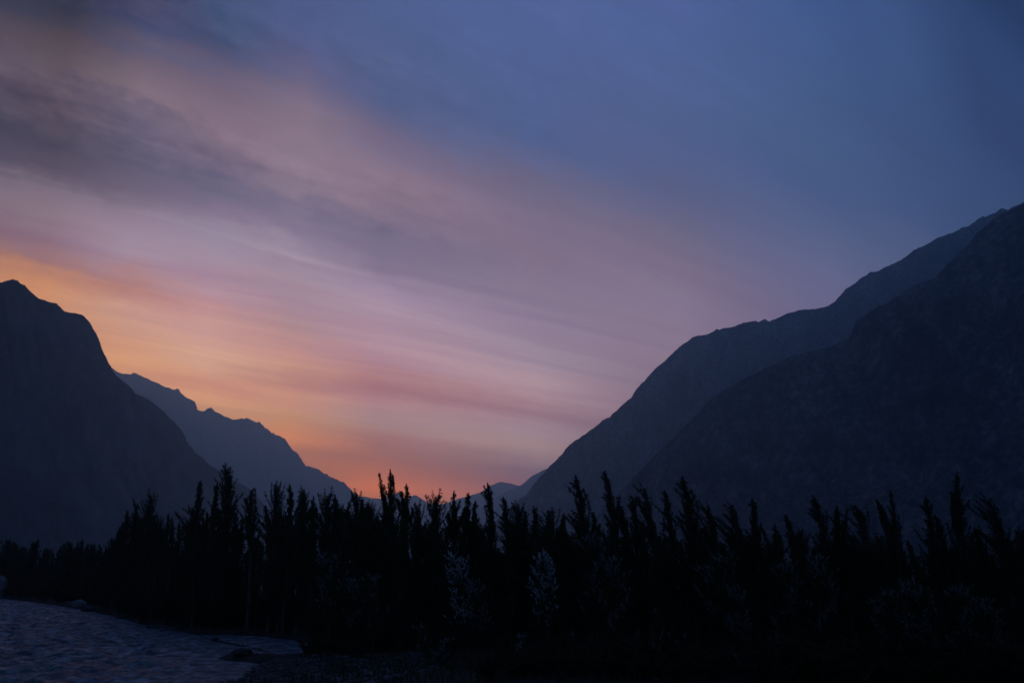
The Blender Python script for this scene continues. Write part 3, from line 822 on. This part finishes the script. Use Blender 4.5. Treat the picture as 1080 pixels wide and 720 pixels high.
def tree_px(kind, px, ytop, D, label, group, **kw):
    """a tree whose tip is seen at (px, ytop) and that stands D metres away"""
    p = at(px, ytop, D)
    lean = {'plume': 1.15, 'shaggy': 1.3, 'fork': 0.45, 'spire': 0.3, 'full': 0.3}.get(kind, 0.4) * 0.05 * 14
    z = float(ground_z(np.array([p[0]]), np.array([p[1]]))[0])
    H = p[2] - z + 0.1
    s = (H / BASE_H.get(kind, 14.0)) ** 0.6
    return plant(kind, p[0] + lean * s * 0.9, p[1], H, label, group, **kw)


G_SKY = 'poplars whose tips rise above the tree belt'
# (kind, x, y of the tip, distance, label)
TIPS = [
    ('spire', 133, 539, 150, 'short narrow poplar, first spire at the left end of the tall belt'),
    ('spire', 143, 531, 148, 'narrow poplar beside the first spire at the left end of the tall belt'),
    ('full', 159, 524, 142, 'bushy topped poplar, tallest of the small cluster at the belt left end'),
    ('spire', 177, 541, 144, 'low thin poplar just right of the small cluster at the belt left end'),
    ('spire', 189, 550, 146, 'lowest poplar in the dip before the tall dark trio'),
    ('spire', 209, 507, 125, 'sharp pointed poplar, left one of the tall dark trio below the left ridge'),
    ('spire', 226, 509, 123, 'slender knobbly poplar in the middle of the tall dark trio'),
    ('full', 240, 495, 120, 'tallest dense cone shaped poplar of the trio below the left ridge'),
    ('bare', 265, 517, 116, 'thin leaved poplar with a bare pale trunk and open crown'),
    ('full', 289, 521, 104, 'broad dark poplar right of the pale bare trunked one'),
    ('spire', 305, 518, 102, 'straight narrow poplar before the hazy ridge, next to a broad dark one'),
    ('full', 317, 524, 100, 'rounded top poplar standing before the middle of the hazy left ridge'),
    ('fork', 330, 523, 98, 'double tipped poplar against the lower part of the hazy left ridge'),
    ('full', 342, 524, 97, 'full crowned poplar against the foot of the hazy left ridge'),
    ('spire', 352, 521, 96, 'slim poplar with a clean point at the foot of the hazy left ridge'),
    ('full', 374, 521, 94, 'stout poplar where the hazy ridge meets the sunset glow'),
    ('full', 386, 533, 93, 'low round poplar under the left edge of the sunset glow'),
    ('fork', 410, 495, 92, 'tallest poplar in the sunset gap, finger like tips on the brightest orange'),
    ('fork', 427, 511, 91, 'two fingered poplar right of the tallest one in the sunset gap'),
    ('full', 437, 533, 90, 'short dense poplar hiding the base of the sharp far peak'),
    ('full', 456, 525, 88, 'cone topped dense poplar just right of a gap showing pale far peaks'),
    ('fork', 474, 518, 86, 'ragged poplar with several thin rods against the far peaks'),
    ('spire', 491, 520, 85, 'thin upright poplar before the rising far ridge'),
    ('spire', 499, 528, 85, 'short thin poplar leaning on the thin one before the far ridge'),
    ('plume', 513, 509, 82, 'tall feather shaped poplar against the highest pale far peak'),
    ('plume', 529, 525, 82, 'feathery poplar bending left between the far ridge and right mountain'),
    ('full', 546, 533, 80, 'dense dark cone poplar at the foot of the right mountain edge'),
    ('spire', 562, 534, 80, 'small knobbed poplar between two dense cones under the right mountain'),
    ('full', 578, 540, 79, 'low wide poplar, second dense cone under the right mountain'),
    ('spire', 589, 541, 79, 'small narrow poplar hugging the second dense cone'),
    ('plume', 607, 501, 76, 'tall plume poplar, its ragged left side streaming, under the right slope'),
    ('spire', 624, 540, 77, 'low thin poplar between the two tallest plumes'),
    ('plume', 637, 497, 75, 'highest plume poplar with a split tip before the right mountain'),
    ('plume', 653, 530, 75, 'thin bent poplar just right of the highest split plume'),
    ('plume', 664, 523, 76, 'faint slender poplar with a whip like tip'),
    ('shaggy', 681, 515, 74, 'broad shaggy poplar with feathery left side before the dark slope'),
    ('plume', 698, 517, 73, 'poplar with a hooked narrow tip right of the broad shaggy one'),
    ('plume', 720, 502, 72, 'tall curved feather poplar sweeping left, highest before the gullied face'),
    ('shaggy', 747, 534, 72, 'wide wind combed poplar streaming left, just right of the tall curved feather'),
    ('shaggy', 772, 534, 71, 'ragged brush topped poplar beside the wide wind combed one'),
    ('spire', 792, 526, 71, 'regular pointed poplar, straight among wind bent ones'),
    ('fork', 817, 552, 70, 'low twig topped poplar in the dip right of the regular pointed one'),
    ('plume', 829, 542, 70, 'short stout plume poplar right of the dip'),
    ('plume', 859, 522, 69, 'tall pointed plume poplar in the middle of the gullied face'),
    ('fork', 877, 533, 69, 'forked thin poplar between the pointed plume and a fan topped one'),
    ('shaggy', 903, 533, 68, 'fan topped poplar with a flat brushed head'),
    ('fork', 938, 517, 67, 'antler like poplar with three upright rods before the dark face'),
    ('plume', 973, 524, 66, 'leaning plume poplar left of the tallest one on the right'),
    ('plume', 986, 543, 66, 'shorter plume tucked under the leaning plume'),
    ('fork', 1002, 497, 65, 'tallest poplar on the right with several stacked tips'),
    ('shaggy', 1045, 527, 64, 'hook tipped poplar near the right end of the belt'),
    ('plume', 1026, 556, 65, 'low poplar in the saddle left of the hook tipped one'),
    ('full', 1076, 562, 62, 'rounded poplar cut by the right picture edge'),
]
random.seed(3)
for kind, x, y, D, lab in TIPS:
    tree_px(kind, x, y, D, lab, G_SKY, wide=random.uniform(0.85, 1.2))

# fill of the belt: trees that merge into one black mass
random.seed(5)
FILL = [  # x range, mean tip height, distance range, number, label
    (120, 205, 556, 120, 160, 12, 'dark poplar lost in the left end of the belt by the river'),
    (200, 300, 547, 112, 140, 14, 'dark poplar lost in the belt around the tall trio'),
    (290, 400, 549, 102, 126, 20, 'dark poplar lost in the belt below the hazy left ridge'),
    (395, 540, 556, 82, 108, 22, 'dark poplar lost in the belt below the sunset gap'),
    (535, 700, 564, 75, 98, 24, 'dark poplar lost in the belt below the right slope'),
    (690, 890, 573, 70, 92, 26, 'dark poplar lost in the belt below the gullied face'),
    (880, 1090, 576, 64, 86, 28, 'dark poplar lost in the right end of the belt'),
]
for x0, x1, ym, d0, d1, n, lab in FILL:
    for k_ in range(n):
        x = x0 + (x1 - x0) * (k_ + random.random()) / n
        y = ym + random.choice((random.uniform(-14, 2), random.uniform(0, 34)))
        tree_px(random.choice(['full', 'full', 'full', 'spire', 'plume', 'shaggy', 'fork']), x, y, random.uniform(d0, d1), lab, lab.replace('dark poplar', 'dark poplars'), wide=random.uniform(0.9, 1.5))
# the low far belt at the left
for k_ in range(34):
    x = -14 + 146 * (k_ + random.random()) / 34
    y = 572 + random.uniform(-4, 9) + (3 if 40 < x < 75 else 0)
    tree_px(random.choice(['full', 'full', 'spire', 'spire']), x, y, random.uniform(268, 305) - 0.78 * max(x, 0), 'small distant tree in the low dark row across the river', 'low trees across the river', wide=1.5)

# silver leaved trees and bushes in front of the belt
SILVER = [
    ('silver', 346, 582, 80, 'faint silver leaved young poplar low under the hazy ridge'),
    ('silver', 375, 612, 78, 'small silver sprig tree left of centre, one thin shoot'),
    ('silver', 392, 607, 77, 'small silver sprig tree right of the other thin shoot'),
    ('bright', 482, 586, 70, 'silver leaved young poplar with two pale plumes left of the bright one'),
    ('silver', 506, 612, 68, 'short silver leaved poplar between the two plumed and the bright one'),
    ('bright', 572, 584, 66, 'brightest round silver leaved poplar in the middle of the belt'),
    ('silver', 624, 562, 68, 'tall silver leaved poplar with pale shoots right of the brightest one'),
    ('silver', 648, 590, 64, 'silver leaved poplar with a long pale shoot on its right side'),
    ('silver', 755, 585, 66, 'dim silver leaved poplar under the wide wind combed one'),
    ('silver', 779, 618, 60, 'small silver speckled poplar below the regular pointed one'),
    ('silver', 826, 592, 63, 'silver leaved poplar with slanted pale sprays in the dip'),
    ('silver', 864, 588, 62, 'silver leaved poplar with a pale tip under the pointed plume'),
    ('silver', 936, 622, 57, 'silver leaved poplar with a thin pale stem under the antler like one'),
    ('silver', 964, 612, 56, 'silver leaved poplar with bowed pale sprays right of the pale stem'),
    ('silver', 1010, 616, 55, 'silver leaved poplar under the tallest one on the right'),
    ('silver', 1038, 632, 54, 'last silver leaved poplar towards the right edge'),
    ('silverbush', 541, 663, 62, 'grey leaved willow bush below the gap left of the brightest silver tree'),
    ('silverbush', 590, 668, 61, 'grey leaved willow bush right under the brightest silver tree'),
    ('silverbush', 518, 704, 60, 'small grey willow bush at the end of the gravel bank'),
    ('silverbush', 455, 655, 66, 'grey leaved willow bush behind the gravel bank'),
    ('silverbush', 692, 642, 60, 'dim grey willow bush in the dark right of the long pale shoot'),
    ('silverbush', 783, 680, 55, 'grey speckled willow bush low under the regular pointed poplar'),
    ('silverbush', 806, 696, 54, 'lowest grey speckled willow bush at the lower frame edge'),
]
for kind, x, y, D, lab in SILVER:
    tree_px(kind, x, y, D, lab, 'silver leaved trees and bushes before the belt')

# dark bushes along the bank and before the belt
random.seed(9)
BUSH = [(205, 340, 648, 98, 12, 'dark bank bush beside the narrow side channel'),
        (330, 540, 668, 77, 16, 'dark bush behind the gravel bank'), (335, 560, 640, 84, 14, 'dark bush between the trunks behind the gravel bank'), (120, 300, 630, 122, 16, 'dark bush between the trunks by the river'), (540, 800, 672, 60, 20, 'dark bush under the silver leaved trees'), (790, 1085, 668, 54, 22, 'dark bush at the lower right of the belt')]
for x0, x1, y, D, n, lab in BUSH:
    for k_ in range(n):
        x = x0 + (x1 - x0) * (k_ + random.random()) / n
        d_ = D * random.uniform(0.97, 1.12) * (1 if x > 130 else 1 + (130 - x) / 400)
        p = at(x, y + random.uniform(-10, 14), d_)
        if float(water_sd(np.array([p[0]]), np.array([p[1]]))[0]) < 0.8: continue
        gz = float(ground_z(np.array([p[0]]), np.array([p[1]]))[0])
        plant('bush', p[0], p[1], max(1.6, p[2] - gz), lab, lab.replace('dark bush', 'dark bushes').replace('bank bush', 'bank bushes'), rz=random.uniform(-0.5, 0.5), wide=1.35)

bx_, by_ = [p[0] for p in BANK[:16]], [p[1] for p in BANK[:16]]
for k_ in range(64):
    x = -12 + 330 * (k_ + random.random()) / 64
    yb = float(np.interp(x, bx_, by_)) if x < 209 else float(np.interp(x, [209, 278, 310, 330], [668.5, 670, 674, 679]))
    p = on_ground(x, yb)
    f_ = 1 + random.uniform(3.0, 12.0) / p[1]
    if float(water_sd(np.array([p[0] * f_]), np.array([p[1] * f_]))[0]) < 0.9: continue
    plant('bush', p[0] * f_, p[1] * f_, random.uniform(2.0, 4.6) * (1.15 if x < 130 else 0.9), 'dark bank bush at the foot of the trees across the water', 'dark bank bushes across the water', rz=random.uniform(-0.5, 0.5), wide=1.5)
for k_ in range(30):
    x = 520 + 580 * (k_ + random.random()) / 30
    p = at(x, random.uniform(680, 700), random.uniform(54, 60))
    gz = float(ground_z(np.array([p[0]]), np.array([p[1]]))[0])
    plant('bush', p[0], p[1], max(1.5, p[2] - gz), 'low dark bush in the black foreground along the lower frame edge', 'low dark bushes along the lower edge', rz=random.uniform(-0.5, 0.5), wide=1.5)

# grass: nobody could count it
rng = np.random.default_rng(5)
n = 26000
gxy = np.stack([rng.uniform(-60, 45, n), rng.uniform(50, 125, n)], -1)
gs = water_sd(gxy[:, 0], gxy[:, 1])
gxy = gxy[gs > 2.0 + rng.uniform(0, 6, n)]
gz = ground_z(gxy[:, 0], gxy[:, 1]); n = len(gxy)
base_ = np.stack([gxy[:, 0], gxy[:, 1], gz - 0.02], -1)
a = rng.uniform(0, 6.28, n); wd = rng.uniform(.02, .05, n); hh = rng.uniform(.25, .8, n)
sd_ = np.stack([np.cos(a) * wd, np.sin(a) * wd, np.zeros(n)], -1)
ln_ = np.stack([rng.normal(-.1, .15, n), rng.normal(0, .15, n), hh], -1)
mid_ = base_ + ln_ * 0.55 * np.array([.5, .5, 1])
V = np.stack([base_ - sd_, base_ + sd_, mid_ + sd_ * .7, base_ + ln_, mid_ - sd_ * .7], 1).reshape(-1, 3)
o = mesh_object('grass', V, np.arange(n * 5).reshape(n, 5), [M_GRASS])
tag(o, 'dark rough grass under the trees', None, None, 'stuff')

#HAZE#
# ------------------------------------------------------------------ air
HAZE_DENSITY = 1.2e-4
hv = [(x, y, z) for x in (-6300, 6300) for y in (-1600, 17000) for z in (-6, 1950)]
hf = [(0, 1, 3, 2), (4, 6, 7, 5), (0, 4, 5, 1), (2, 3, 7, 6), (0, 2, 6, 4), (1, 5, 7, 3)]
hm = bpy.data.materials.new('valley_air'); hm.use_nodes = True
hn = hm.node_tree; hn.nodes.clear()
out = hn.nodes.new('ShaderNodeOutputMaterial')
pv = hn.nodes.new('ShaderNodeVolumePrincipled')
pv.inputs['Color'].default_value = (0.44, 0.78, 1.0, 1)
pv.inputs['Density'].default_value = HAZE_DENSITY
pv.inputs['Anisotropy'].default_value = 0.72
hn.links.new(pv.outputs[0], out.inputs['Volume'])
h = mesh_object('haze', hv, hf, [hm])
tag(h, 'thin blue dusk haze filling the valley', None, None, 'stuff')

# ------------------------------------------------------------------ camera and render settings
cam = bpy.data.cameras.new('camera')
co = bpy.data.objects.new('camera', cam); COL.objects.link(co)
co.location = CAM.tolist(); co.rotation_euler = (math.pi / 2 + PITCH, 0, 0)
cam.sensor_width = 36; cam.lens = 36 * F / 1080.0
cam.clip_start = 0.1; cam.clip_end = 60000
SC.camera = co
SC.view_settings.view_transform = 'Standard'
SC.view_settings.look = 'None'
SC.view_settings.exposure = 0.0
SC.view_settings.gamma = 1.0
SC.cycles.use_denoising = True
SC.cycles.volume_bounces = 1
SC.cycles.max_bounces = 6
SC.cycles.diffuse_bounces = 3
SC.cycles.sample_clamp_indirect = 2.0
